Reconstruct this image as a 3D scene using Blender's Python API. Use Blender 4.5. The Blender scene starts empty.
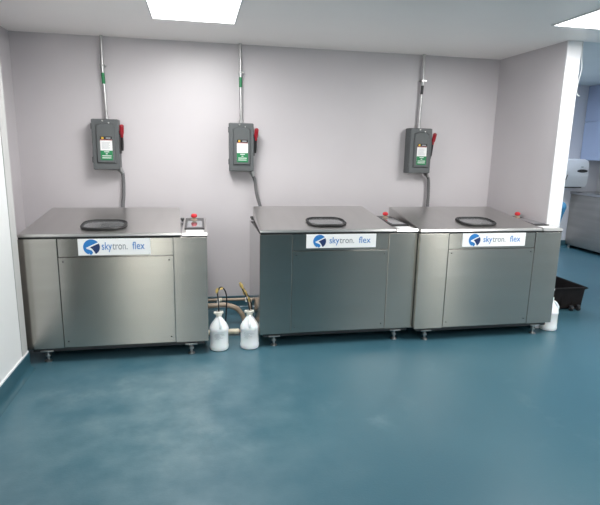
import bpy, bmesh, math, random
from mathutils import Vector, Matrix
random.seed(7)
S = bpy.context.scene
COL = S.collection
PI = math.pi

# ------------------------------------------------------------ materials
def mat(name, color=(.8, .8, .8), rough=.5, metal=0., emit=None, estr=0., trans=0., coat=0., aniso=0.):
    m = bpy.data.materials.new(name)
    m.use_nodes = True
    b = m.node_tree.nodes['Principled BSDF']
    b.inputs['Base Color'].default_value = (*color, 1)
    b.inputs['Roughness'].default_value = rough
    b.inputs['Metallic'].default_value = metal
    if emit:
        b.inputs['Emission Color'].default_value = (*emit, 1)
        b.inputs['Emission Strength'].default_value = estr
    if trans:
        b.inputs['Transmission Weight'].default_value = trans
    if coat:
        b.inputs['Coat Weight'].default_value = coat
        b.inputs['Coat Roughness'].default_value = .1
    if aniso:
        b.inputs['Anisotropic'].default_value = aniso
        t = m.node_tree.nodes.new('ShaderNodeTangent')
        t.direction_type = 'UV_MAP'
        b.inputs['Anisotropic Rotation'].default_value = .25
        m.node_tree.links.new(t.outputs['Tangent'], b.inputs['Tangent'])
    return m

def noise(m, scale=(1, 1, 1), nscale=5., detail=4., lo=.3, hi=.7, c0=None, c1=None, bump=0., rough=None, dist=.01, coords='Object'):
    """mottle the base colour, roughness and normal with one noise field"""
    nt = m.node_tree; N = nt.nodes; L = nt.links
    b = N['Principled BSDF']
    tc = N.new('ShaderNodeTexCoord'); mp = N.new('ShaderNodeMapping'); nz = N.new('ShaderNodeTexNoise'); cr = N.new('ShaderNodeMapRange')
    mp.inputs['Scale'].default_value = scale
    nz.inputs['Scale'].default_value = nscale
    nz.inputs['Detail'].default_value = detail
    L.new(tc.outputs[coords], mp.inputs['Vector']); L.new(mp.outputs['Vector'], nz.inputs['Vector'])
    cr.inputs['From Min'].default_value = lo; cr.inputs['From Max'].default_value = hi
    L.new(nz.outputs['Fac'], cr.inputs['Value'])
    if c0:
        mx = N.new('ShaderNodeMix'); mx.data_type = 'RGBA'
        mx.inputs['A'].default_value = (*c0, 1); mx.inputs['B'].default_value = (*c1, 1)
        old = b.inputs['Base Color']
        L.new(cr.outputs['Result'], mx.inputs['Factor']); L.new(mx.outputs['Result'], old)
    if rough:
        r = N.new('ShaderNodeMapRange')
        r.inputs['To Min'].default_value = rough[0]; r.inputs['To Max'].default_value = rough[1]
        L.new(cr.outputs['Result'], r.inputs['Value']); L.new(r.outputs['Result'], b.inputs['Roughness'])
    if bump:
        bp = N.new('ShaderNodeBump'); bp.inputs['Strength'].default_value = bump; bp.inputs['Distance'].default_value = dist
        L.new(nz.outputs['Fac'], bp.inputs['Height']); L.new(bp.outputs['Normal'], b.inputs['Normal'])
    return m

M = {}
M['wall'] = noise(mat('lavender_wall_panel', rough=.38), nscale=1.3, c0=(.555, .525, .545), c1=(.59, .56, .58), bump=.05)
M['wall_white'] = noise(mat('white_wall_panel', rough=.3), nscale=1.5, c0=(.74, .75, .75), c1=(.78, .79, .79), bump=.03)
M['far_wall'] = noise(mat('far_room_wall', rough=.5), nscale=1.5, c0=(.60, .60, .65), c1=(.64, .64, .69), bump=.03)
M['ceiling'] = noise(mat('ceiling_panel', rough=.45), nscale=2, c0=(.90, .87, .85), c1=(.92, .89, .87), bump=.03)
M['trim'] = mat('grey_trim', (.50, .50, .49), .35)
M['end_cap'] = mat('white_end_cap', (.76, .76, .78), .4)
M['cove'] = noise(mat('cove_base', rough=.3), nscale=4, c0=(.028, .085, .115), c1=(.035, .10, .13), bump=.05)
# floor: blue-green resin with faint whitish scuffs
fm = noise(mat('blue_resin_floor', rough=.30), scale=(1, 1, 1), nscale=1.1, detail=2, lo=.1, hi=.9,
           c0=(.036, .102, .140), c1=(.054, .134, .170))
nt = fm.node_tree; N = nt.nodes; L = nt.links; bs = N['Principled BSDF']
base_link = bs.inputs['Base Color'].links[0].from_socket
tc = N.new('ShaderNodeTexCoord')
n1 = N.new('ShaderNodeTexNoise'); n1.inputs['Scale'].default_value = 5; n1.inputs['Detail'].default_value = 6; n1.inputs['Roughness'].default_value = .55
n2 = N.new('ShaderNodeTexNoise'); n2.inputs['Scale'].default_value = 1.6; n2.inputs['Detail'].default_value = 2
L.new(tc.outputs['Object'], n1.inputs['Vector']); L.new(tc.outputs['Object'], n2.inputs['Vector'])
r1 = N.new('ShaderNodeMapRange'); r1.inputs['From Min'].default_value = .55; r1.inputs['From Max'].default_value = .85
r2 = N.new('ShaderNodeMapRange'); r2.inputs['From Min'].default_value = .50; r2.inputs['From Max'].default_value = .68
L.new(n1.outputs['Fac'], r1.inputs['Value']); L.new(n2.outputs['Fac'], r2.inputs['Value'])
mu = N.new('ShaderNodeMath'); mu.operation = 'MULTIPLY'
L.new(r1.outputs['Result'], mu.inputs[0]); L.new(r2.outputs['Result'], mu.inputs[1])
mu2 = N.new('ShaderNodeMath'); mu2.operation = 'MULTIPLY'; mu2.inputs[1].default_value = .2
L.new(mu.outputs['Value'], mu2.inputs[0])
# pale patch before the left machine: reflection haze painted into the colour, some scuffing
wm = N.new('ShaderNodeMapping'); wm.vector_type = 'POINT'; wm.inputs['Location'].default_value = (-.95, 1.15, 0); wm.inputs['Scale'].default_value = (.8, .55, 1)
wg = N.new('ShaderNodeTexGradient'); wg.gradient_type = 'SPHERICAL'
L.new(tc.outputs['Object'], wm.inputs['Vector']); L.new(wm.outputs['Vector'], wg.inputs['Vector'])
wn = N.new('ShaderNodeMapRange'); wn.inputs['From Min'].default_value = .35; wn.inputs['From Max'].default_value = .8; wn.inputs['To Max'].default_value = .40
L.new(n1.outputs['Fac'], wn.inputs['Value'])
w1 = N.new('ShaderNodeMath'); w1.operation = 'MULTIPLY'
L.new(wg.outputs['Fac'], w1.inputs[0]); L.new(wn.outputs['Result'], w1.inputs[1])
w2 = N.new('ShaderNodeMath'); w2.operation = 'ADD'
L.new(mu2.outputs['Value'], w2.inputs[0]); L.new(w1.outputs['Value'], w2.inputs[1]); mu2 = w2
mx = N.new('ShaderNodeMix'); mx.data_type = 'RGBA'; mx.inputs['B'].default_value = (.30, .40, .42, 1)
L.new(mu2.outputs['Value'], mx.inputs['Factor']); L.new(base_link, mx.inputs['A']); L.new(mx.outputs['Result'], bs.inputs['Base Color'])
fb = N.new('ShaderNodeTexNoise'); fb.inputs['Scale'].default_value = 90; L.new(tc.outputs['Object'], fb.inputs['Vector'])
bp = N.new('ShaderNodeBump'); bp.inputs['Strength'].default_value = .12; bp.inputs['Distance'].default_value = .004
L.new(fb.outputs['Fac'], bp.inputs['Height']); L.new(bp.outputs['Normal'], bs.inputs['Normal'])
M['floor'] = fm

def steel(name, c0, c1, rough=(.22, .34)):
    return noise(mat(name, rough=sum(rough) / 2, metal=1, aniso=.86), scale=(.4, .4, 5), nscale=3, detail=1, c0=c0, c1=c1)
M['steel'] = steel('brushed_steel', (.44, .42, .385), (.475, .455, .42), (.24, .29))
M['steel_side'] = steel('satin_steel_side', (.46, .46, .46), (.50, .50, .50), (.12, .2))
M['steel_top'] = noise(mat('satin_steel_top', rough=.3, metal=1), scale=(4, .4, 1), nscale=3, detail=1, c0=(.55, .54, .525), c1=(.575, .565, .55))
M['steel_far'] = steel('dull_steel', (.44, .42, .39), (.50, .48, .45), (.35, .45))
M['zinc'] = noise(mat('galvanised_conduit', rough=.35, metal=1), nscale=20, c0=(.42, .42, .42), c1=(.54, .54, .54))
M['flex'] = mat('grey_flexible_conduit', (.14, .14, .145), .5)
M['boxgrey'] = noise(mat('grey_enamel', rough=.45), nscale=10, c0=(.088, .096, .10), c1=(.10, .108, .112))
M['black'] = mat('black_rubber', (.012, .012, .013), .5)
M['darkgap'] = mat('dark_gasket', (.02, .02, .02), .6)
M['tub'] = noise(mat('black_plastic', rough=.5), nscale=12, c0=(.006, .0045, .0045), c1=(.012, .009, .009))
M['tub'].node_tree.nodes['Principled BSDF'].inputs['Specular IOR Level'].default_value = .2
M['red'] = mat('red_plastic', (.55, .02, .03), .35)
M['darkred'] = mat('dark_red_grip', (.30, .008, .018), .3)
M['white'] = mat('white_sticker', (.82, .82, .82), .5)
M['signwhite'] = mat('white_sign', (.93, .93, .93), .6)
M['green'] = mat('green_sticker', (.01, .20, .07), .5)
M['yellow'] = mat('yellow_mark', (.7, .42, .03), .5)
M['hdpe'] = noise(mat('white_translucent_plastic', rough=.35), nscale=8, c0=(.80, .84, .85), c1=(.84, .87, .88))
M['hdpe'].node_tree.nodes['Principled BSDF'].inputs['Subsurface Weight'].default_value = .15
M['capwhite'] = mat('cream_cap', (.78, .76, .68), .4)
M['print'] = mat('grey_print', (.42, .45, .47), .6)
M['copper'] = noise(mat('tan_pipe', rough=.4), nscale=15, c0=(.33, .25, .18), c1=(.42, .33, .25))
M['cream_pipe'] = mat('cream_fitting', (.68, .62, .48), .4)
M['brass'] = mat('brass', (.80, .58, .20), .3, .55)
M['screen'] = mat('control_screen', (.10, .11, .12), .06, 0, coat=1)
M['window'] = mat('hood_window', (.20, .205, .21), .08, .55)
M['bezel'] = mat('dark_bezel', (.03, .03, .032), .4)
M['blue'] = mat('logo_blue', (.02, .20, .55), .5)
M['navy'] = mat('logo_navy', (.008, .03, .12), .5)
M['txtgrey'] = mat('logo_grey', (.28, .30, .33), .5)
M['diffuser'] = mat('light_diffuser', (.9, .9, .9), .5, emit=(.97, .98, 1), estr=6)
M['frame'] = mat('light_frame', (.75, .75, .75), .4)
M['cabinet'] = mat('blue_grey_cabinet', (.21, .255, .36), .35)
M['dispenser'] = mat('white_dispenser', (.78, .79, .82), .35)
M['cyan'] = mat('blue_cloth', (.02, .14, .28), .6)
M['cable'] = mat('white_cable', (.75, .76, .76), .5)
M['door'] = mat('dark_door', (.03, .035, .035), .45)  # for the dark panels added behind the camera

# ------------------------------------------------------------ mesh helpers
def uvbox(bm):
    bm.normal_update()
    uv = bm.loops.layers.uv.active or bm.loops.layers.uv.new('UVMap')
    for f in bm.faces:
        n = f.normal
        ax = max(range(3), key=lambda i: abs(n[i]))
        for l in f.loops:
            c = l.vert.co
            l[uv].uv = ((c.y, c.z) if ax == 0 else (c.x, c.z) if ax == 1 else (c.x, c.y))

def obj(name, bm, m, parent=None, smooth=False, loc=None):
    uvbox(bm)
    me = bpy.data.meshes.new(name)
    bm.to_mesh(me); bm.free()
    ms = m if isinstance(m, (list, tuple)) else [m]
    for q in ms:
        me.materials.append(q)
    if smooth:
        for p in me.polygons:
            p.use_smooth = True
        try:
            me.set_sharp_from_angle(angle=math.radians(35))
        except Exception:
            pass
    o = bpy.data.objects.new(name, me)
    COL.objects.link(o)
    if parent:
        o.parent = parent
    if loc:
        o.location = loc
    return o

def box(bm, x0, x1, y0, y1, z0, z1, bev=0., mi=0, seg=2):
    vs = [bm.verts.new((x, y, z)) for x in (x0, x1) for y in (y0, y1) for z in (z0, z1)]
    idx = [(0, 1, 3, 2), (4, 6, 7, 5), (0, 4, 5, 1), (2, 3, 7, 6), (0, 2, 6, 4), (1, 5, 7, 3)]
    fs = [bm.faces.new([vs[i] for i in f]) for f in idx]
    for f in fs:
        f.material_index = mi
    if bev:
        es = list({e for f in fs for e in f.edges})
        r = bmesh.ops.bevel(bm, geom=es, offset=bev, segments=seg, affect='EDGES', profile=.5)
        for f in r['faces']:
            f.material_index = mi
    return fs

def B(*a, **k):
    bm = bmesh.new(); box(bm, *a, **k); return bm

def prism(bm, pts, vec, mi=0):
    """extrude a closed 3-D polygon along vec"""
    v = Vector(vec)
    a = [bm.verts.new(p) for p in pts]; b = [bm.verts.new(Vector(p) + v) for p in pts]
    n = len(pts)
    fs = [bm.faces.new(a[::-1]), bm.faces.new(b)]
    for i in range(n):
        fs.append(bm.faces.new((a[i], a[(i + 1) % n], b[(i + 1) % n], b[i])))
    for f in fs:
        f.material_index = mi
    bmesh.ops.recalc_face_normals(bm, faces=fs)
    return fs

def tube(bm, pts, r, n=12, mi=0, closed=False):
    P = [Vector(p) for p in pts]
    k = len(P)
    rs = r if isinstance(r, (list, tuple)) else [r] * k
    rings = []
    up = None
    for i in range(k):
        if closed:
            t = P[(i + 1) % k] - P[i - 1]
        else:
            t = P[min(i + 1, k - 1)] - P[max(i - 1, 0)]
        t.normalize()
        if up is None:
            up = t.orthogonal().normalized()
        else:
            up = (up - t * up.dot(t)).normalized()
        s = t.cross(up)
        rings.append([bm.verts.new(P[i] + (up * math.cos(2 * PI * j / n) + s * math.sin(2 * PI * j / n)) * rs[i]) for j in range(n)])
    fs = []
    for i in range(k if closed else k - 1):
        a, b = rings[i], rings[(i + 1) % k]
        for j in range(n):
            fs.append(bm.faces.new((a[j], a[(j + 1) % n], b[(j + 1) % n], b[j])))
    if not closed:
        fs.append(bm.faces.new(rings[0][::-1])); fs.append(bm.faces.new(rings[-1]))
    for f in fs:
        f.material_index = mi
    bmesh.ops.recalc_face_normals(bm, faces=fs)

def smoothpath(pts, n=8, closed=False):
    P = [Vector(p) for p in pts]; out = []
    k = len(P)
    for i in range(k if closed else k - 1):
        if closed:
            a, b, c, d = P[i - 1], P[i], P[(i + 1) % k], P[(i + 2) % k]
        else:
            a, b, c, d = P[max(i - 1, 0)], P[i], P[i + 1], P[min(i + 2, k - 1)]
        for j in range(n):
            t = j / n
            out.append(.5 * ((2 * b) + (c - a) * t + (2 * a - 5 * b + 4 * c - d) * t * t + (3 * b - a - 3 * c + d) * t ** 3))
    if not closed:
        out.append(P[-1])
    return out

def lathe(bm, prof, c=(0, 0, 0), n=32, mi=0):
    """prof: (r, z) from bottom to top around a vertical axis"""
    rings = []
    for r, z in prof:
        if r < 1e-5:
            rings.append([bm.verts.new((c[0], c[1], c[2] + z))])
        else:
            rings.append([bm.verts.new((c[0] + r * math.cos(2 * PI * j / n), c[1] + r * math.sin(2 * PI * j / n), c[2] + z)) for j in range(n)])
    fs = []
    for a, b in zip(rings, rings[1:]):
        for j in range(n):
            q = (j + 1) % n
            if len(a) == 1 and len(b) == 1: continue
            if len(a) == 1: fs.append(bm.faces.new((a[0], b[q], b[j])))
            elif len(b) == 1: fs.append(bm.faces.new((a[j], a[q], b[0])))
            else: fs.append(bm.faces.new((a[j], a[q], b[q], b[j])))
    for f in fs:
        f.material_index = mi
    bmesh.ops.recalc_face_normals(bm, faces=fs)

def thing(name, label, cat, loc=(0, 0, 0), rz=0, group=None):
    o = bpy.data.objects.new(name, None)
    COL.objects.link(o)
    o.empty_display_size = .1
    o.location = loc; o.rotation_euler = (0, 0, rz)
    return tag(o, label, cat, group)

def tag(o, label, cat, group=None):
    o['label'] = label; o['category'] = cat
    if group: o['group'] = group
    return o

def struct(name, bm, m, label=None, smooth=False):
    o = obj(name, bm, m, smooth=smooth)
    o['kind'] = 'structure'
    return o

def copy_tree(o, parent=None):
    c = o.copy(); COL.objects.link(c)
    if parent: c.parent = parent
    for ch in [x for x in bpy.data.objects if x.parent == o]:
        copy_tree(ch, c)
    return c

def text_mesh(body, m, name, parent, x, z, y, height, width=None, sx=1., depth=.0012):
    """flat lettering standing in the x-z plane facing -y"""
    cu = bpy.data.curves.new(name, 'FONT')
    cu.body = body; cu.size = 1; cu.extrude = 0; cu.resolution_u = 4
    t = bpy.data.objects.new('tmp_text', cu); COL.objects.link(t)
    dg = bpy.context.evaluated_depsgraph_get(); dg.update()
    me = bpy.data.meshes.new_from_object(t.evaluated_get(dg))
    bpy.data.objects.remove(t)
    xs = [v.co.x for v in me.vertices]; x0, x1 = min(xs), max(xs)
    s = height
    k = (width / ((x1 - x0))) if width else s
    bm = bmesh.new(); bm.from_mesh(me)
    for v in bm.verts:
        v.co = Vector((x + (v.co.x - x0) * k, y, z + v.co.y * s))
    r = bmesh.ops.extrude_face_region(bm, geom=bm.faces[:])
    for v in [q for q in r['geom'] if isinstance(q, bmesh.types.BMVert)]:
        v.co.y -= depth
    bmesh.ops.recalc_face_normals(bm, faces=bm.faces[:])
    return obj(name, bm, m, parent)

# ------------------------------------------------------------ the room
CH = 2.445      # ceiling height
XR, XT = 4.40, 4.525
YR = -.961
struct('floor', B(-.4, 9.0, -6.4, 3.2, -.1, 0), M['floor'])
bm = bmesh.new()
box(bm, -.4, 9.0, -6.4, YR, CH, CH + .08)
box(bm, -.4, XT, YR, .14, CH, CH + .08)
struct('ceiling', bm, M['ceiling'])
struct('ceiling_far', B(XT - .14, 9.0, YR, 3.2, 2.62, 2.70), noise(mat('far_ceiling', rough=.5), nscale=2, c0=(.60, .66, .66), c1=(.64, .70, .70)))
struct('wall_back', B(-.4, XR, 0, .14, 0, CH), M['wall'])
struct('wall_right', B(XR, XT, YR + .004, 2.66, 0, 2.62), M['wall'])
struct('trim_1', B(XR - .002, XT + .002, YR - .012, YR + .004, .0, CH, bev=.003), M['end_cap'])
struct('wall_far', B(XR, 9.0, 2.66, 2.80, 0, 2.62), M['far_wall'])
struct('wall_east', B(8.0, 8.14, -6.4, 2.66, 0, 2.62), M['wall_white'])
YL = -1.22
struct('wall_left', B(-.4, -.06, YL, 0, 0, CH), M['wall'])
struct('wall_left_front', B(-.4, .254, -6.4, YL - .115, 0, CH), M['wall_white'])
struct('trim_2', B(-.4, .256, YL - .105, YL, .12, CH, bev=.003), M['trim'])
struct('trim_3', B(-.4, .250, YL - .115, YL - .105, .12, CH), M['darkgap'])
struct('wall_front', B(-.4, 9.0, -6.4, -6.26, 0, CH), M['wall_white'])
# coved base: a quarter-round sweep up each wall
def cove(name, a, b, nrm, h=.12, r=.035, t=.012):
    a = Vector(a); b = Vector(b); n = Vector(nrm)
    pr = [(0, 0), (t + r, 0)] + [(t + r - r * math.sin(q), r - r * math.cos(q)) for q in [PI / 2 * i / 6 for i in range(1, 7)]] + [(t, h - .004), (t - .004, h), (0, h)]
    bm = bmesh.new()
    prism(bm, [a + n * p + Vector((0, 0, z)) for p, z in pr], b - a)
    return struct(name, bm, M['cove'])
cove('baseboard_back', (-.06, 0, 0), (XR, 0, 0), (0, -1, 0))
cove('baseboard_left', (.254, -6.26, 0), (.254, YL, 0), (1, 0, 0))
cove('baseboard_recess', (-.06, YL, 0), (-.06, -.05, 0), (1, 0, 0))
cove('baseboard_right', (XR, YR, 0), (XR, -.05, 0), (-1, 0, 0))
cove('baseboard_far', (XT, 2.66, 0), (8.0, 2.66, 0), (0, -1, 0))
struct('trim_4', B(.252, .262, -6.26, YL, .12, .130), M['end_cap'])
struct('door_1', B(1.15, 5.6, -6.27, -6.20, 0, 2.3, bev=.004), M['door'])  # unseen dark panel, added to darken the reflections in the steel fronts
for n_, (wx0, wx1) in enumerate(((.30, .52), (.64, .92), (5.75, 6.1))):
    struct('window_%d' % (n_ + 1), B(wx0, wx1, -6.262, -6.25, .25, 2.2, bev=.003), mat('daylit_glass', (.8, .8, .8), .3, emit=(1, .99, .90), estr=5))  # glowing strips added out of view to put bright bands in the steel
struct('door_2', B(.250, .275, -5.5, -2.3, .0, 2.2, bev=.004), M['door'])  # another unseen dark panel, added for the left machine's front to mirror

# ------------------------------------------------------------ ceiling lights
def ceiling_light(x0, x1, y0, y1, label, power, z=CH, col=(1, .985, .955)):
    t = thing('ceiling_light', label, 'ceiling light', ((x0 + x1) / 2, (y0 + y1) / 2, z), 0, 'flat ceiling light panels')
    w, d = (x1 - x0) / 2, (y1 - y0) / 2
    bm = bmesh.new()
    f = .012
    box(bm, -w, w, -d, -d + f, -.010, .0); box(bm, -w, w, d - f, d, -.010, .0)
    box(bm, -w, -w + f, -d + f, d - f, -.010, .0); box(bm, w - f, w, -d + f, d - f, -.010, .0)
    obj('light_frame', bm, M['frame'], t)
    obj('diffuser', B(-w + f, w - f, -d + f, d - f, -.006, 0), M['diffuser'], t)
    ld = bpy.data.lights.new('panel_light', 'AREA')
    ld.shape = 'RECTANGLE'; ld.size = 2 * w - .05; ld.size_y = 2 * d - .05; ld.energy = power; ld.color = col
    lo = bpy.data.objects.new('panel_light', ld); COL.objects.link(lo)
    lo.location = ((x0 + x1) / 2, (y0 + y1) / 2, z - .02)
    return t
PW = 40
ceiling_light(1.14, 1.74, -2.02, -.80, 'bright flat ceiling light panel above the two left machines', 36)
ceiling_light(3.93, 4.53, -2.61, -1.39, 'bright flat ceiling light panel above the wall end at right', PW)
ceiling_light(1.14, 1.74, -5.4, -4.18, 'flat ceiling light panel behind the camera on the left', 22)
ceiling_light(3.93, 4.53, -5.6, -4.38, 'flat ceiling light panel behind the camera on the right', 22)
ceiling_light(6.6, 7.2, -3.6, -2.4, 'flat ceiling light panel over the open right side', 48)
ceiling_light(5.2, 5.8, 2.0, 2.5, 'ceiling light panel in the room beyond the wall end', 72, 2.62, (.8, .9, 1))

# ------------------------------------------------------------ stainless machines
W, H, D, Z0 = 1.265, .917, .797, .112
CX = 1.083     # hood ends, control console begins
def steel_machine(label, loc, sign, wx):
    t = thing('steel_tank_machine', label, 'machine', loc, 0, 'stainless steel machines along the back wall')
    # carcass: sides, rear, floor and a recessed core behind the front panels
    bm = bmesh.new()
    box(bm, 0, W, .022, D, Z0, H - .012, bev=.003)
    obj('body', bm, M['steel_side'], t)
    # dark plinth rails below
    for y in (.03, D - .07):
        obj('base_rail', B(.03, W - .03, y, y + .04, Z0 - .03, Z0), M['bezel'], t)
    sa, sb = .250, 1.025
    # front panels with narrow shadow gaps
    obj('corner_panel', B(0, sa - .003, -.001, .024, Z0, H - .010, bev=.003), M['steel'], t)
    obj('corner_panel', B(sb + .003, W, -.001, .024, Z0, H - .010, bev=.003), M['steel'], t)
    bm = B(sa + .001, sb - .001, .004, .024, .779, H - .010, bev=.002)
    obj('upper_panel', bm, M['steel'], t)
    bm = B(sa + .001, sb - .001, .000, .024, Z0 + .004, .773, bev=.002)
    ap = obj('access_panel', bm, M['steel'], t)
    for x in (sa + .03, sb - .03):
        for z in (.745, Z0 + .05):
            bm = bmesh.new(); tube(bm, [(x, .001, z), (x, -.003, z)], [.006, .005], 10)
            obj('screw', bm, M['bezel'], ap, smooth=True)
    # gasket line between body and hood
    bm = bmesh.new()
    prism(bm, [(.006, .002, H - .012), (CX - .004, .002, H - .012), (CX - .036, D - .01, H - .012), (.036, D - .01, H - .012)], (0, 0, .016))
    obj('gasket', bm, M['darkgap'], t)
    # wedge-shaped hood
    bm = bmesh.new()
    zf, zr = .940, 1.032
    sec = lambda x0, x1: None
    A = [(.000, -.008, H + .004), (CX, -.008, H + .004), (CX - .030, D, H + .012), (.031, D, H + .012)]
    Bq = [(.004, .003, zf), (CX - .004, .003, zf), (CX - .030, D, zr), (.031, D, zr)]
    va = [bm.verts.new(p) for p in A]; vb = [bm.verts.new(p) for p in Bq]
    bm.faces.new(va[::-1]); bm.faces.new(vb)
    for i in range(4):
        bm.faces.new((va[i], va[(i + 1) % 4], vb[(i + 1) % 4], vb[i]))
    bmesh.ops.recalc_face_normals(bm, faces=bm.faces[:])
    bmesh.ops.bevel(bm, geom=bm.edges[:], offset=.004, segments=2, affect='EDGES')
    hood = obj('hood', bm, M['steel_top'], t)
    # oval window with black rubber surround lying on the sloping hood
    sl = (zr - zf) / D
    ang = math.atan(sl)
    cxr, cyr, rw, rh = wx, .212, .150, .118
    def onhood(x, y, h=0): return Vector((x, y - math.sin(ang) * h, zf + sl * (y + .006) + h * math.cos(ang)))
    pts = []
    rc = .085
    for (sx, sy, a0) in ((1, 1, 0), (-1, 1, 90), (-1, -1, 180), (1, -1, 270)):
        for k in range(7):
            a = math.radians(a0 + 15 * k)
            pts.append((cxr + sx * (rw - rc) + rc * math.cos(a), cyr + sy * (rh - rc) + rc * math.sin(a)))
    bm = bmesh.new(); tube(bm, [onhood(x, y, .008) for x, y in pts], .010, 8, closed=True)
    obj('window_seal', bm, M['black'], hood, smooth=True)
    bm = bmesh.new()
    prism(bm, [onhood(x, y, .001) for x, y in pts], Vector((0, -math.sin(ang), math.cos(ang))) * .005)
    obj('window_pane', bm, M['window'], hood)
    # hinges at the two rear corners
    for x in (.012, CX - .02):
        bm = bmesh.new(); box(bm, x, x + .02, D - .045, D + .004, H - .004, H + .022, bev=.003)
        tube(bm, [(x - .006, D - .01, H + .016), (x + .026, D - .01, H + .016)], .010, 10)
        obj('hinge', bm, M['bezel'], t, smooth=True)
    # control console
    bm = bmesh.new()
    box(bm, CX + .008, W + .002, -.004, D, H - .008, H - .001, mi=1)
    prism(bm, [(CX + .006, -.008, H + .002), (CX + .006, .004, H + .022), (CX + .006, D, H + .022), (CX + .006, D, H + .002)], (W - CX - .003, 0, 0), mi=0)
    con = obj('control_console', bm, [M['steel_top'], M['darkgap']], t)
    zt = H + .022
    x0, x1 = CX + .022, W - .014
    tilt = .10
    bm = bmesh.new()
    prism(bm, [(x0, .15, zt - .001), (x0, .60, zt - .001), (x0, .60, zt + .026), (x0, .15, zt + .010)], (x1 - x0, 0, 0))
    bz = obj('screen_bezel', bm, M['bezel'], t)
    sz = lambda y: zt + .010 + (y - .15) / .45 * .016
    bm = bmesh.new()
    prism(bm, [(x0 + .018, .185, sz(.185)), (x0 + .018, .46, sz(.46)), (x0 + .018, .46, sz(.46) + .002), (x0 + .018, .185, sz(.185) + .002)], (x1 - x0 - .034, 0, 0))
    obj('screen', bm, M['screen'], bz)
    obj('instruction_label', B(x0 + .014, x1 - .010, .028, .125, zt, zt + .0015), M['white'], con)
    bx, by = x0 + .068, .50
    bm = bmesh.new()
    lathe(bm, [(0, 0), (.026, 0), (.026, .008), (.013, .010), (.013, .024), (0, .024)], (bx, by, sz(by)), 20)
    bb = obj('emergency_stop_base', bm, M['copper'], t, smooth=True)
    bm = bmesh.new()
    lathe(bm, [(0, .020), (.014, .020), (.023, .026), (.025, .036), (.021, .047), (.012, .052), (0, .053)], (bx, by, sz(by)), 24)
    obj('emergency_stop_knob', bm, M['red'], bb, smooth=True)
    # levelling feet
    for x in (.121, 1.136):
        for y in (.052, D - .08):
            bm = bmesh.new()
            box(bm, x - .045, x + .045, y - .03, y + .04, Z0 - .034, Z0 - .022, bev=.003)
            lathe(bm, [(0, .014), (.009, .014), (.009, .040), (.020, .041), (.020, .056), (.009, .057), (.009, Z0 - .03), (0, Z0 - .03)], (x, y, 0), 16)
            lathe(bm, [(0, 0), (.026, 0), (.027, .006), (.016, .014), (.009, .018), (0, .018)], (x, y, 0), 20)
            obj('levelling_foot', bm, M['zinc'], t, smooth=True)
    # sign with emblem and lettering
    s0, s1, zb, ztp = sign
    sg = obj('logo_sign', B(s0, s1, -.003, .005, zb, ztp, bev=.0008), M['signwhite'], t)
    w = s1 - s0; h = ztp - zb
    cx, cz, r = s0 + w * .185, (zb + ztp) / 2 + h * .0, h * .47
    yy = -.0032
    def poly(name, P, m, dy=0):
        bm = bmesh.new(); prism(bm, [(cx + r * p[0], yy - dy, cz + r * p[1]) for p in P], (0, -.0010, 0))
        return obj(name, bm, m, sg)
    # blue arc: disc cut by a white lightning-like sweep, navy wedge lower right
    def arc(a0, a1, n=16, rr=1): return [(rr * math.cos(math.radians(a0 + (a1 - a0) * i / n)), rr * math.sin(math.radians(a0 + (a1 - a0) * i / n))) for i in range(n + 1)]
    poly('emblem_disc', arc(38, 245, 30) + [(-.10, -.62), (-.05, -.42), (-.62, -.20), (-.66, -.05)], M['blue'])
    poly('emblem_wedge', [(-.16, -.02)] + arc(28, -62, 16) + [(.30, -.55), (.10, -.25)], M['navy'])
    poly('emblem_hook', [(-.52, -.25), (.00, -.44), (.16, -.70), (-.05, -.98), (-.22, -.96)] , M['blue'], .0002)
    tz = zb + h * .34
    th = h * .66
    for body, m, a, b in (('sky', M['blue'], .325, .463), ('tron.', M['txtgrey'], .470, .678), ('flex', M['blue'], .748, .918)):
        text_mesh(body, m, 'lettering', sg, s0 + w * a, tz, yy, th, w * (b - a))
    return t

steel_machine('stainless steel machine standing alone at left beside the white wall panel', (.2342, -1.1601, 0), (.384, .869, .788, .905), .530)
steel_machine('stainless steel machine in the middle, right of the two white jugs', (1.8936, -1.0879, 0), (.358, .918, .797, .905), .560)
steel_machine('stainless steel machine at right, in front of the room corner', (3.1626, -1.1341, 0), (.366, .929, .796, .905), .588)

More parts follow.
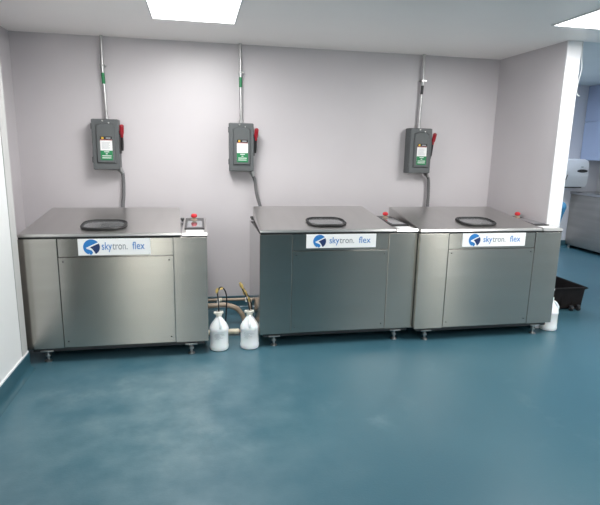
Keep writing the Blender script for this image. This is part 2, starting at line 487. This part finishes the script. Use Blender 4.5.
# ------------------------------------------------------------ disconnect switches and conduits
def disconnect(x, label):
    z0, z1, w, d = 1.333, 1.760, .212, .14
    t = thing('disconnect_switch', label, 'electrical box', (x, 0, z0), 0, 'grey safety switches on the back wall')
    h = z1 - z0
    bm = bmesh.new()
    box(bm, 0, w, -d + .012, -.001, 0, h, bev=.004)
    box(bm, -.004, w + .004, -d, -d + .022, .004, h - .004, bev=.004)      # lipped cover
    obj('enclosure', bm, M['boxgrey'], t)
    # raised, chamfered door pan
    bm = bmesh.new()
    a = [(.030, -d, .055), (.188, -d, .055), (.188, -d, .375), (.150, -d, .392), (.068, -d, .392), (.030, -d, .375)]
    b = [(.040, -d - .016, .065), (.178, -d - .016, .065), (.178, -d - .016, .365), (.146, -d - .016, .382), (.072, -d - .016, .382), (.040, -d - .016, .365)]
    va = [bm.verts.new(p) for p in a]; vb = [bm.verts.new(p) for p in b]
    bm.faces.new(vb)
    for i in range(6):
        bm.faces.new((va[i], va[(i + 1) % 6], vb[(i + 1) % 6], vb[i]))
    bmesh.ops.recalc_face_normals(bm, faces=bm.faces[:])
    dr = obj('door_pan', bm, M['boxgrey'], t)
    y = -d - .016
    lx0, lx1 = .064, .162
    st = obj('warning_sticker', B(lx0, lx1, y - .001, y + .001, .083, .281), M['white'], dr)
    # the sticker is a stack of coloured bands
    bm = bmesh.new()
    box(bm, lx0, lx1, y - .0018, y - .0008, .256, .281, mi=0)
    box(bm, lx0 + .012, lx0 + .030, y - .0022, y - .0017, .260, .277, mi=1)
    box(bm, lx0 + .048, lx1 - .012, y - .0022, y - .0017, .265, .272, mi=4)
    box(bm, lx0, lx1, y - .0018, y - .0008, .249, .255, mi=2)
    box(bm, lx0, lx1, y - .0018, y - .0008, .083, .164, mi=3)
    for k, (q0, q1) in enumerate(((.30, .72), (.42, .58), (.12, .90), (.12, .88))):
        box(bm, lx0 + .098 * q0, lx0 + .098 * q1, y - .0024, y - .0017, .150 - .017 * k, .156 - .017 * k, mi=5)
    for k in range(7):
        box(bm, lx0 + .012, lx1 - .014 - .02 * random.random(), y - .0018, y - .0008, .178 + .009 * k, .181 + .009 * k, mi=4)
    ob = dr
    obj('sticker_print', bm, [M['black'], M['yellow'], M['darkred'], M['green'], M['print'], M['white']], ob)
    # side operating handle: black arm with a red grip
    bm = bmesh.new()
    prism(bm, [(w + .003, -.055, .140), (w + .003, -.120, .140), (w + .003, -.130, .300), (w + .003, -.105, .330), (w + .003, -.060, .300)], (.012, 0, 0))
    hp = obj('handle_plate', bm, M['bezel'], t)
    bm = bmesh.new()
    tube(bm, [(w + .022, -.095, .165), (w + .024, -.100, .22), (w + .026, -.112, .285)], [.011, .013, .012], 10)
    tube(bm, [(w + .002, -.098, .235), (w + .030, -.098, .235)], .016, 12)
    hd = obj('handle', bm, M['black'], t, smooth=True)
    bm = bmesh.new()
    tube(bm, smoothpath([(w + .026, -.112, .280), (w + .028, -.125, .325), (w + .031, -.138, .365), (w + .032, -.143, .385)], 4), [.014] * 3 + [.019] * 7 + [.017, .013, .008], 12)
    obj('grip', bm, M['darkred'], hd, smooth=True)
    # small latch and hinge knuckles
    bm = bmesh.new()
    tube(bm, [(w * .42, -d - .002, .412), (w * .42, -d - .010, .412)], .007, 8)
    obj('latch_screw', bm, M['zinc'], t, smooth=True)
    bm = bmesh.new()
    tube(bm, [(w * .66, -d - .002, .395), (w * .66, -d - .012, .395)], .006, 8)
    obj('latch_screw', bm, M['zinc'], t, smooth=True)
    for z in (.06, .34):
        bm = bmesh.new()
        tube(bm, [(-.006, -d + .010, z), (-.006, -d + .010, z + .05)], .006, 8)
        obj('hinge', bm, M['boxgrey'], t, smooth=True)
    return t

def conduit(path, label, zc, zl, dark=False):
    t = thing('steel_conduit', label, 'conduit', path[0], 0, 'steel conduits rising to the ceiling')
    o = Vector(path[0])
    P = [Vector(p) - o for p in path]
    bm = bmesh.new(); tube(bm, P, .0135, 14)
    obj('pipe', bm, M['zinc'], t, smooth=True)
    def at(z):
        for a, b in zip(P, P[1:]):
            if a.z <= z - o.z <= b.z:
                return a + (b - a) * ((z - o.z - a.z) / (b.z - a.z))
        return P[-1]
    def ringo(name, z, h, r, m, sm=True):
        bm = bmesh.new(); tube(bm, [at(z), at(z + h)], r, 14); obj(name, bm, m, t, smooth=True)
    ringo('coupling', zc - .02, .04, .0185, M['zinc'])
    ringo('sticker', zl[0], zl[1] - zl[0], .0142, M['bezel'] if dark else M['green'])
    ringo('box_connector', path[0][2] + .002, .028, .020, M['zinc'])
    # one-hole strap near the coupling
    bm = bmesh.new()
    p = at(zc + .005)
    box(bm, p.x - .020, p.x + .030, -.021, .040, p.z - .007, p.z + .007)
    obj('strap', bm, M['zinc'], t)
    return t

BX = (.568, 1.729, 3.452)
disconnect(BX[0], 'grey safety switch box with red handle, leftmost, above the left machine')
disconnect(BX[1], 'grey safety switch box with red handle above the gap between left and middle machines')
disconnect(BX[2], 'grey safety switch box with red handle, nearest the room corner')
conduit([(.678, -.04, 1.758), (.672, -.04, 2.0), (.666, -.04, 2.15), (.664, -.04, 2.22), (.668, -.04, CH)], 'steel conduit with green sticker rising from the leftmost switch box', 2.20, (2.055, 2.145))
conduit([(1.840, -.04, 1.758), (1.838, -.04, 2.0), (1.837, -.04, 2.2), (1.834, -.04, CH)], 'steel conduit with green sticker rising from the switch box between left and middle machines', 2.197, (2.075, 2.16))
conduit([(3.571, -.04, 1.758), (3.574, -.04, 2.05), (3.582, -.04, 2.22), (3.576, -.04, CH)], 'steel conduit with dark sticker rising from the switch box nearest the corner', 2.20, (2.08, 2.16), True)

def flexible(xb, path, label):
    t = thing('flexible_conduit', label, 'conduit', (path[0][0], path[0][1], path[0][2]), 0, 'grey flexible conduits below the switch boxes')
    o = Vector(path[0])
    P = smoothpath([Vector(p) - o for p in path], 14)
    bm = bmesh.new()
    rs = [.0145 + (.0014 if i % 2 else 0) for i in range(len(P))]
    tube(bm, P, rs, 12)
    obj('flexible_tube', bm, M['flex'], t, smooth=True)
    bm = bmesh.new()
    d = (P[1] - P[0]).normalized()
    tube(bm, [P[0], P[0] + d * .022], .024, 8)
    tube(bm, [P[0] + d * .022, P[0] + d * .05], .019, 14)
    obj('connector', bm, M['zinc'], t, smooth=True)
flexible(BX[0], [(.764, -.07, 1.345), (.790, -.045, 1.29), (.788, -.045, 1.12), (.776, -.08, .95), (.772, -.18, .72), (.772, -.345, .60)], 'grey flexible conduit dropping from the leftmost switch box behind the left machine')
flexible(BX[1], [(1.930, -.07, 1.333), (1.965, -.045, 1.25), (1.985, -.045, 1.12), (2.030, -.06, .95), (2.06, -.12, .72), (2.06, -.272, .60)], 'grey flexible conduit dropping from the second switch box behind the middle machine')
flexible(BX[2], [(3.658, -.07, 1.333), (3.705, -.045, 1.27), (3.715, -.045, 1.12), (3.712, -.06, .95), (3.70, -.16, .72), (3.70, -.318, .60)], 'grey flexible conduit dropping from the switch box nearest the corner')

# ------------------------------------------------------------ jugs
def jug(loc, rz, label, cap='flat', hidden=False):
    t = thing('plastic_jug', label, 'jug', loc, rz, 'white gallon jugs on the floor')
    R = .0735
    bm = bmesh.new()
    lathe(bm, [(0, .004), (R - .012, .0), (R - .003, .006), (R, .018), (R, .034), (R - .0025, .040), (R - .0025, .150), (R, .156), (R, .172), (R - .004, .186),
               (R - .018, .212), (.037, .238), (.025, .256), (.0205, .264), (.0205, .284), (0, .284)], n=40)
    # moulded handle loop swelling from the shoulder
    hp = smoothpath([(.0, -.064, .185), (.0, -.066, .212), (.0, -.050, .240), (.0, -.030, .258), (.0, -.010, .262)], 5)
    tube(bm, hp, [.0105] * len(hp), 10)
    obj('bottle', bm, M['hdpe'], t, smooth=True)
    if cap == 'flat':
        bm = bmesh.new()
        lathe(bm, [(0, .270), (.024, .270), (.0245, .274), (.0245, .300), (.021, .304), (0, .304)], n=28)
        box(bm, -.040, .034, -.013, .013, .286, .304, bev=.004)
        obj('cap', bm, M['capwhite'], t, smooth=True)
    else:
        bm = bmesh.new()
        lathe(bm, [(0, .270), (.0235, .270), (.0235, .296), (.010, .300), (.010, .350), (.017, .354), (.021, .372), (.014, .384), (0, .386)], n=28)
        obj('cap', bm, M['hdpe'], t, smooth=True)
    # faint printed lines wrapped on the front
    bm = bmesh.new()
    for k, (a0, a1, z) in enumerate(((-125, -70, .138), (-130, -95, .128), (-85, -60, .130), (-128, -88, .118), (-120, -72, .108), (-126, -98, .098))):
        n = 8
        for i in range(n):
            b0 = math.radians(a0 + (a1 - a0) * i / n); b1 = math.radians(a0 + (a1 - a0) * (i + .7) / n)
            rr = R - .0021
            vs = [bm.verts.new((rr * math.cos(a), rr * math.sin(a), zz)) for a, zz in ((b0, z), (b1, z), (b1, z + .004), (b0, z + .004))]
            bm.faces.new(vs)
    obj('printed_text', bm, M['print'], t)
    return t
jug((1.582, -1.045, 0), math.radians(8), 'white gallon jug on the floor, left one between the left and middle machines')
jug((1.820, -1.045, 0), math.radians(-6), 'white gallon jug on the floor, close against the middle machine')
jug((4.512, -1.0, 0), math.radians(70), 'white jug half hidden behind the right machine in front of the black tub', cap='pump')

# ------------------------------------------------------------ drain pipes and hoses between left and middle machines
def pipe_thing(name, label, pts, r, m, cat='pipe', extra=None, smooth=True, group=None):
    t = thing(name, label, cat, pts[0], 0, group)
    o = Vector(pts[0]); P = [Vector(p) - o for p in pts]
    bm = bmesh.new(); tube(bm, P, r, 14); obj('pipe', bm, m, t, smooth=True)
    return t, o, P
t, o, P = pipe_thing('supply_pipe', 'tan horizontal pipe along the back wall just above the floor', [(1.30, -.25, .160), (2.10, -.25, .155)], .013, M['copper'])
for x in (1.62, 1.93):
    bm = bmesh.new(); tube(bm, [(x - 1.30 - .02, 0, -.003), (x - 1.30 + .02, 0, -.003)], .019, 14); obj('fitting', bm, M['cream_pipe'], t, smooth=True)
for x in (1.36, 2.05):
    bm = bmesh.new(); box(bm, x - 1.30 - .01, x - 1.30 + .01, -.008, .008, -.160, 0); obj('support', bm, M['bezel'], t)
pp = smoothpath([(1.502, -.5, .181), (1.58, -.5, .183), (1.66, -.5, .184), (1.753, -.5, .152), (1.805, -.5, .094), (1.832, -.5, .040), (1.90, -.52, .024), (2.05, -.55, .022)], 6)
t, o, P = pipe_thing('drain_hose', 'tan ribbed hose curving from behind the left machine down to the floor', [tuple(p) for p in pp], [.021 + (.002 if i % 2 else 0) for i in range(len(pp))], M['copper'], 'hose')
t, o, P = pipe_thing('drain_pipe', 'cream and brass pipe on the floor behind the two jugs', [(1.30, -.77, .036), (2.05, -.77, .030)], .016, M['copper'])
for a, b in ((1.50, 1.56), (1.66, 1.755), (1.80, 1.84)):
    bm = bmesh.new(); tube(bm, [(a - 1.30, 0, -.001), (b - 1.30, 0, -.002)], .023, 14); obj('fitting', bm, M['cream_pipe'], t, smooth=True)
for x in (1.45, 1.95):
    bm = bmesh.new(); box(bm, x - 1.30 - .012, x - 1.30 + .012, -.012, .012, -.036, -.006); obj('support', bm, M['bezel'], t)

def dosing_line(label, loop, brass, tagp):
    o = Vector(loop[0])
    t = thing('dosing_tube', label, 'tubing', tuple(o), 0, 'dosing tubes of the two jugs')
    P = smoothpath([Vector(p) - o for p in loop], 8)
    bm = bmesh.new(); tube(bm, P, .0055, 10); obj('tube', bm, M['black'], t, smooth=True)
    for (a, b, r) in brass:
        a = Vector(a) - o; b = Vector(b) - o; m = (a + b) / 2
        bm = bmesh.new(); tube(bm, [a, a + (b - a) * .3, a + (b - a) * .31, a + (b - a) * .7, a + (b - a) * .71, b], [r, r, r * 1.5, r * 1.5, r, r], 8)
        obj('brass_fitting', bm, M['brass'], t, smooth=True)
    p = Vector(tagp) - o
    bm = bmesh.new(); tube(bm, [p + Vector((0, 0, -.018)), p + Vector((0, 0, .018))], .010, 10)
    obj('tag', bm, M['white'], t, smooth=True)
    return t
dosing_line('black tube looping out of the left jug over a brass valve',
            [(1.582, -1.045, .302), (1.581, -1.03, .37), (1.576, -.99, .44), (1.597, -.98, .478), (1.625, -.98, .465), (1.643, -.97, .42), (1.648, -.95, .35), (1.640, -.93, .20), (1.63, -.9, .06)],
            [((1.566, -1.005, .440), (1.576, -1.0, .478), .008), ((1.596, -.985, .462), (1.620, -.98, .474), .006)], (1.580, -1.0, .372))
dosing_line('black tube and brass valve rising diagonally above the jug at the middle machine',
            [(1.820, -1.045, .302), (1.810, -1.01, .36), (1.788, -.97, .42), (1.760, -.95, .478), (1.772, -.94, .470), (1.812, -.94, .40), (1.842, -.94, .33), (1.850, -.93, .22), (1.846, -.9, .06)],
            [((1.752, -.955, .505), (1.775, -.955, .455), .010), ((1.778, -.955, .448), (1.804, -.95, .395), .011), ((1.808, -.95, .388), (1.828, -.945, .345), .009)], (1.801, -.985, .375))
bm = bmesh.new()
cc = [(1.852 + .004 * k, -.70 + .016 * k, .0) for k in range(1)]
pts = []
for i in range(0, 48):
    a = 2 * PI * i / 16
    pts.append((.0 + .006 * i / 16, -.052 * math.cos(a) * 1.0, .215 + .055 * math.sin(a) + .0 * i))
tube(bm, [(p[0] + .028, p[1], p[2] - .0) for p in pts], .006, 8)
t = thing('coiled_hose', 'small tan coil of hose beside the middle machine behind the jug', 'hose', (1.83, -.62, 0))
obj('coil', bm, M['copper'], t, smooth=True)
bm = bmesh.new(); tube(bm, [(.040, 0, 0), (.040, 0, .17)], .007, 8); obj('riser', bm, M['bezel'], t, smooth=True)

# ------------------------------------------------------------ black tub on casters
t = thing('black_tub', 'low black plastic tub on casters right of the machines', 'tub', (5.0, -.18, 0))
bm = bmesh.new()
x0, x1, y0, y1, zb, zt = -.27, .265, -.362, .335, .018, .240
def ring(x0, x1, y0, y1, z): return [bm.verts.new(p) for p in ((x0, y0, z), (x1, y0, z), (x1, y1, z), (x0, y1, z))]
R = [ring(x0 + .022, x1 - .022, y0 + .022, y1 - .022, zb), ring(x0 + .008, x1 - .008, y0 + .008, y1 - .008, zt - .018), ring(x0 - .012, x1 + .012, y0 - .012, y1 + .012, zt - .018),
     ring(x0 - .012, x1 + .012, y0 - .012, y1 + .012, zt), ring(x0 + .014, x1 - .014, y0 + .014, y1 - .014, zt), ring(x0 + .045, x1 - .045, y0 + .045, y1 - .045, zb + .012)]
bm.faces.new(R[0][::-1]); bm.faces.new(R[-1])
for a, b in zip(R, R[1:]):
    for i in range(4):
        bm.faces.new((a[i], a[(i + 1) % 4], b[(i + 1) % 4], b[i]))
bmesh.ops.recalc_face_normals(bm, faces=bm.faces[:])
bmesh.ops.bevel(bm, geom=bm.edges[:], offset=.006, segments=2, affect='EDGES')
for k in range(3):      # moulded ribs on the front
    box(bm, -.12 + .12 * k, -.10 + .12 * k, y0 + .012, y0 + .03, zb + .03, zt - .02)
obj('bin', bm, M['tub'], t)
for x, y in ((-.19, y0 - .004), (.11, y0 - .004), (.19, y0 - .004), (.0, y1 + .004)):
    bm = bmesh.new()
    tube(bm, [(x - .012, y, .024), (x + .012, y, .024)], .024, 20)
    w_ = obj('caster', bm, M['black'], t, smooth=True)
    bm = bmesh.new()
    box(bm, x - .018, x + .018, y - .012, y + .012, .044, .056)
    box(bm, x - .018, x - .014, y - .012, y + .012, .016, .050)
    box(bm, x + .014, x + .018, y - .012, y + .012, .016, .050)
    obj('fork', bm, M['bezel'], w_)

# ------------------------------------------------------------ cable and cloth at the wall end
bm = bmesh.new()
P = smoothpath([(4.590, -.90, 2.62), (4.588, -.90, 2.42), (4.592, -.90, 2.34), (4.606, -.90, 2.25), (4.592, -.90, 2.16), (4.582, -.90, 2.07), (4.600, -.90, 2.035), (4.62, -.90, 2.028)], 8)
tube(bm, P, .0045, 8)
tag(obj('loose_cable', bm, M['cable'], smooth=True), 'thin white cable hanging loose beside the wall end', 'cable')
bm = bmesh.new()
P = smoothpath([(0, 0, .0), (.008, 0, -.05), (.004, 0, -.12), (-.008, 0, -.20), (-.010, 0, -.28)], 5)
tube(bm, P, [.006, .016, .026, .032, .034, .034, .032, .028, .024, .020, .017, .015, .013, .012, .011, .010, .010, .010, .009, .009, .008][:len(P)], 12)
tag(obj('blue_cloth', bm, M['cyan'], smooth=True, loc=(4.618, -.85, 1.13)), 'narrow blue cloth hanging behind the white wall end', 'cloth')
bm = bmesh.new(); tube(bm, [(4.526, -.85, 1.13), (4.618, -.85, 1.135)], .005, 8)
tag(obj('wall_hook', bm, M['zinc'], smooth=True), 'small hook on the far side of the wall end', 'hook')

# ------------------------------------------------------------ far room
t = thing('paper_towel_dispenser', 'white paper towel dispenser with dark oval window on the far wall', 'dispenser', (7.18, 2.66, 1.02))
bm = bmesh.new()
prism(bm, [(0, 0, .02), (0, -.16, 0), (0, -.20, .06), (0, -.21, .22), (0, -.19, .40), (0, -.15, .45), (0, 0, .45)], (.46, 0, 0))
bmesh.ops.bevel(bm, geom=bm.edges[:], offset=.012, segments=3, affect='EDGES')
obj('housing', bm, M['dispenser'], t, smooth=True)
bm = bmesh.new()
n = 24
prism(bm, [(.335 + .095 * math.cos(2 * PI * i / n), -.199 - .003, .262 + .026 * math.sin(2 * PI * i / n)) for i in range(n)], (0, -.008, 0))
obj('oval_window', bm, M['bezel'], t)
obj('badge', B(.31, .35, -.205, -.190, .318, .334, bev=.002), M['print'], t)
bm = bmesh.new(); tube(bm, [(.045, -.212, .12), (.070, -.212, .20)], .006, 8); obj('lock_slot', bm, M['bezel'], t, smooth=True)
obj('outlet', B(.06, .40, -.15, -.06, -.012, .02), M['bezel'], t)

t = thing('sink_cabinet', 'stainless steel sink cabinet with upstand in the far room', 'sink', (7.52, 1.2, 0))
bm = bmesh.new(); box(bm, 0, .47, 0, 1.45, .06, .90, bev=.004); obj('body', bm, M['steel_far'], t)
bm = bmesh.new(); box(bm, -.02, .47, -.02, 1.455, .90, .945, bev=.006); obj('rim', bm, M['steel_side'], t)
bm = bmesh.new(); box(bm, -.006, .0, .05, 1.43, .075, .87, bev=.002); obj('side_panel', bm, M['steel_far'], t)
for x in (.04, .43):
    for y in (.05, 1.40):
        bm = bmesh.new(); tube(bm, [(x, y, 0), (x, y, .065)], .02, 12); obj('leg', bm, M['zinc'], t, smooth=True)
bm = bmesh.new(); tube(bm, smoothpath([(.40, .95, .94), (.40, .95, 1.10), (.33, .95, 1.16), (.2, .95, 1.13), (.17, .95, 1.07)], 6), .013, 12); obj('faucet', bm, M['zinc'], t, smooth=True)

t = thing('wall_cabinet', 'blue grey wall cabinet high above the sink in the far room', 'cabinet', (7.60, 1.3, 1.45))
obj('carcass', B(.02, .40, 0, 1.355, 0, 1.165, bev=.003), M['cabinet'], t)
dd = obj('door', B(0, .018, .005, .675, .005, .60, bev=.003), M['cabinet'], t)
dd = obj('door', B(0, .018, .680, 1.35, .005, .60, bev=.003), M['cabinet'], t)
dd = obj('door', B(0, .018, .005, .675, .61, 1.16, bev=.003), M['cabinet'], t)
dd = obj('door', B(0, .018, .680, 1.35, .61, 1.16, bev=.003), M['cabinet'], t)

# ------------------------------------------------------------ world, camera
w = bpy.data.worlds.new('World'); S.world = w; w.use_nodes = True
w.node_tree.nodes['Background'].inputs['Color'].default_value = (.75, .8, .85, 1)
w.node_tree.nodes['Background'].inputs['Strength'].default_value = .3

f = 514.237
y, p, r = map(math.radians, (11.3238, 11.8371, 1.1851))
fw = Vector((math.sin(y) * math.cos(p), math.cos(y) * math.cos(p), -math.sin(p)))
rt = Vector((math.cos(y), -math.sin(y), 0)); up = rt.cross(fw)
r2 = math.cos(r) * rt + math.sin(r) * up; u2 = -math.sin(r) * rt + math.cos(r) * up
cd = bpy.data.cameras.new('Camera'); cam = bpy.data.objects.new('Camera', cd); COL.objects.link(cam)
cam.matrix_world = Matrix(((r2.x, u2.x, -fw.x, 1.4424), (r2.y, u2.y, -fw.y, -4.8891), (r2.z, u2.z, -fw.z, 1.55), (0, 0, 0, 1)))
cd.sensor_fit = 'HORIZONTAL'; cd.sensor_width = 36; cd.lens = f / 600 * 36; cd.shift_y = 3.5 / 600
cd.clip_start = .05
S.camera = cam
S.view_settings.view_transform = 'Standard'; S.view_settings.look = 'None'
S.view_settings.gamma = 1; S.view_settings.exposure = .17; S.view_settings.use_curve_mapping = False
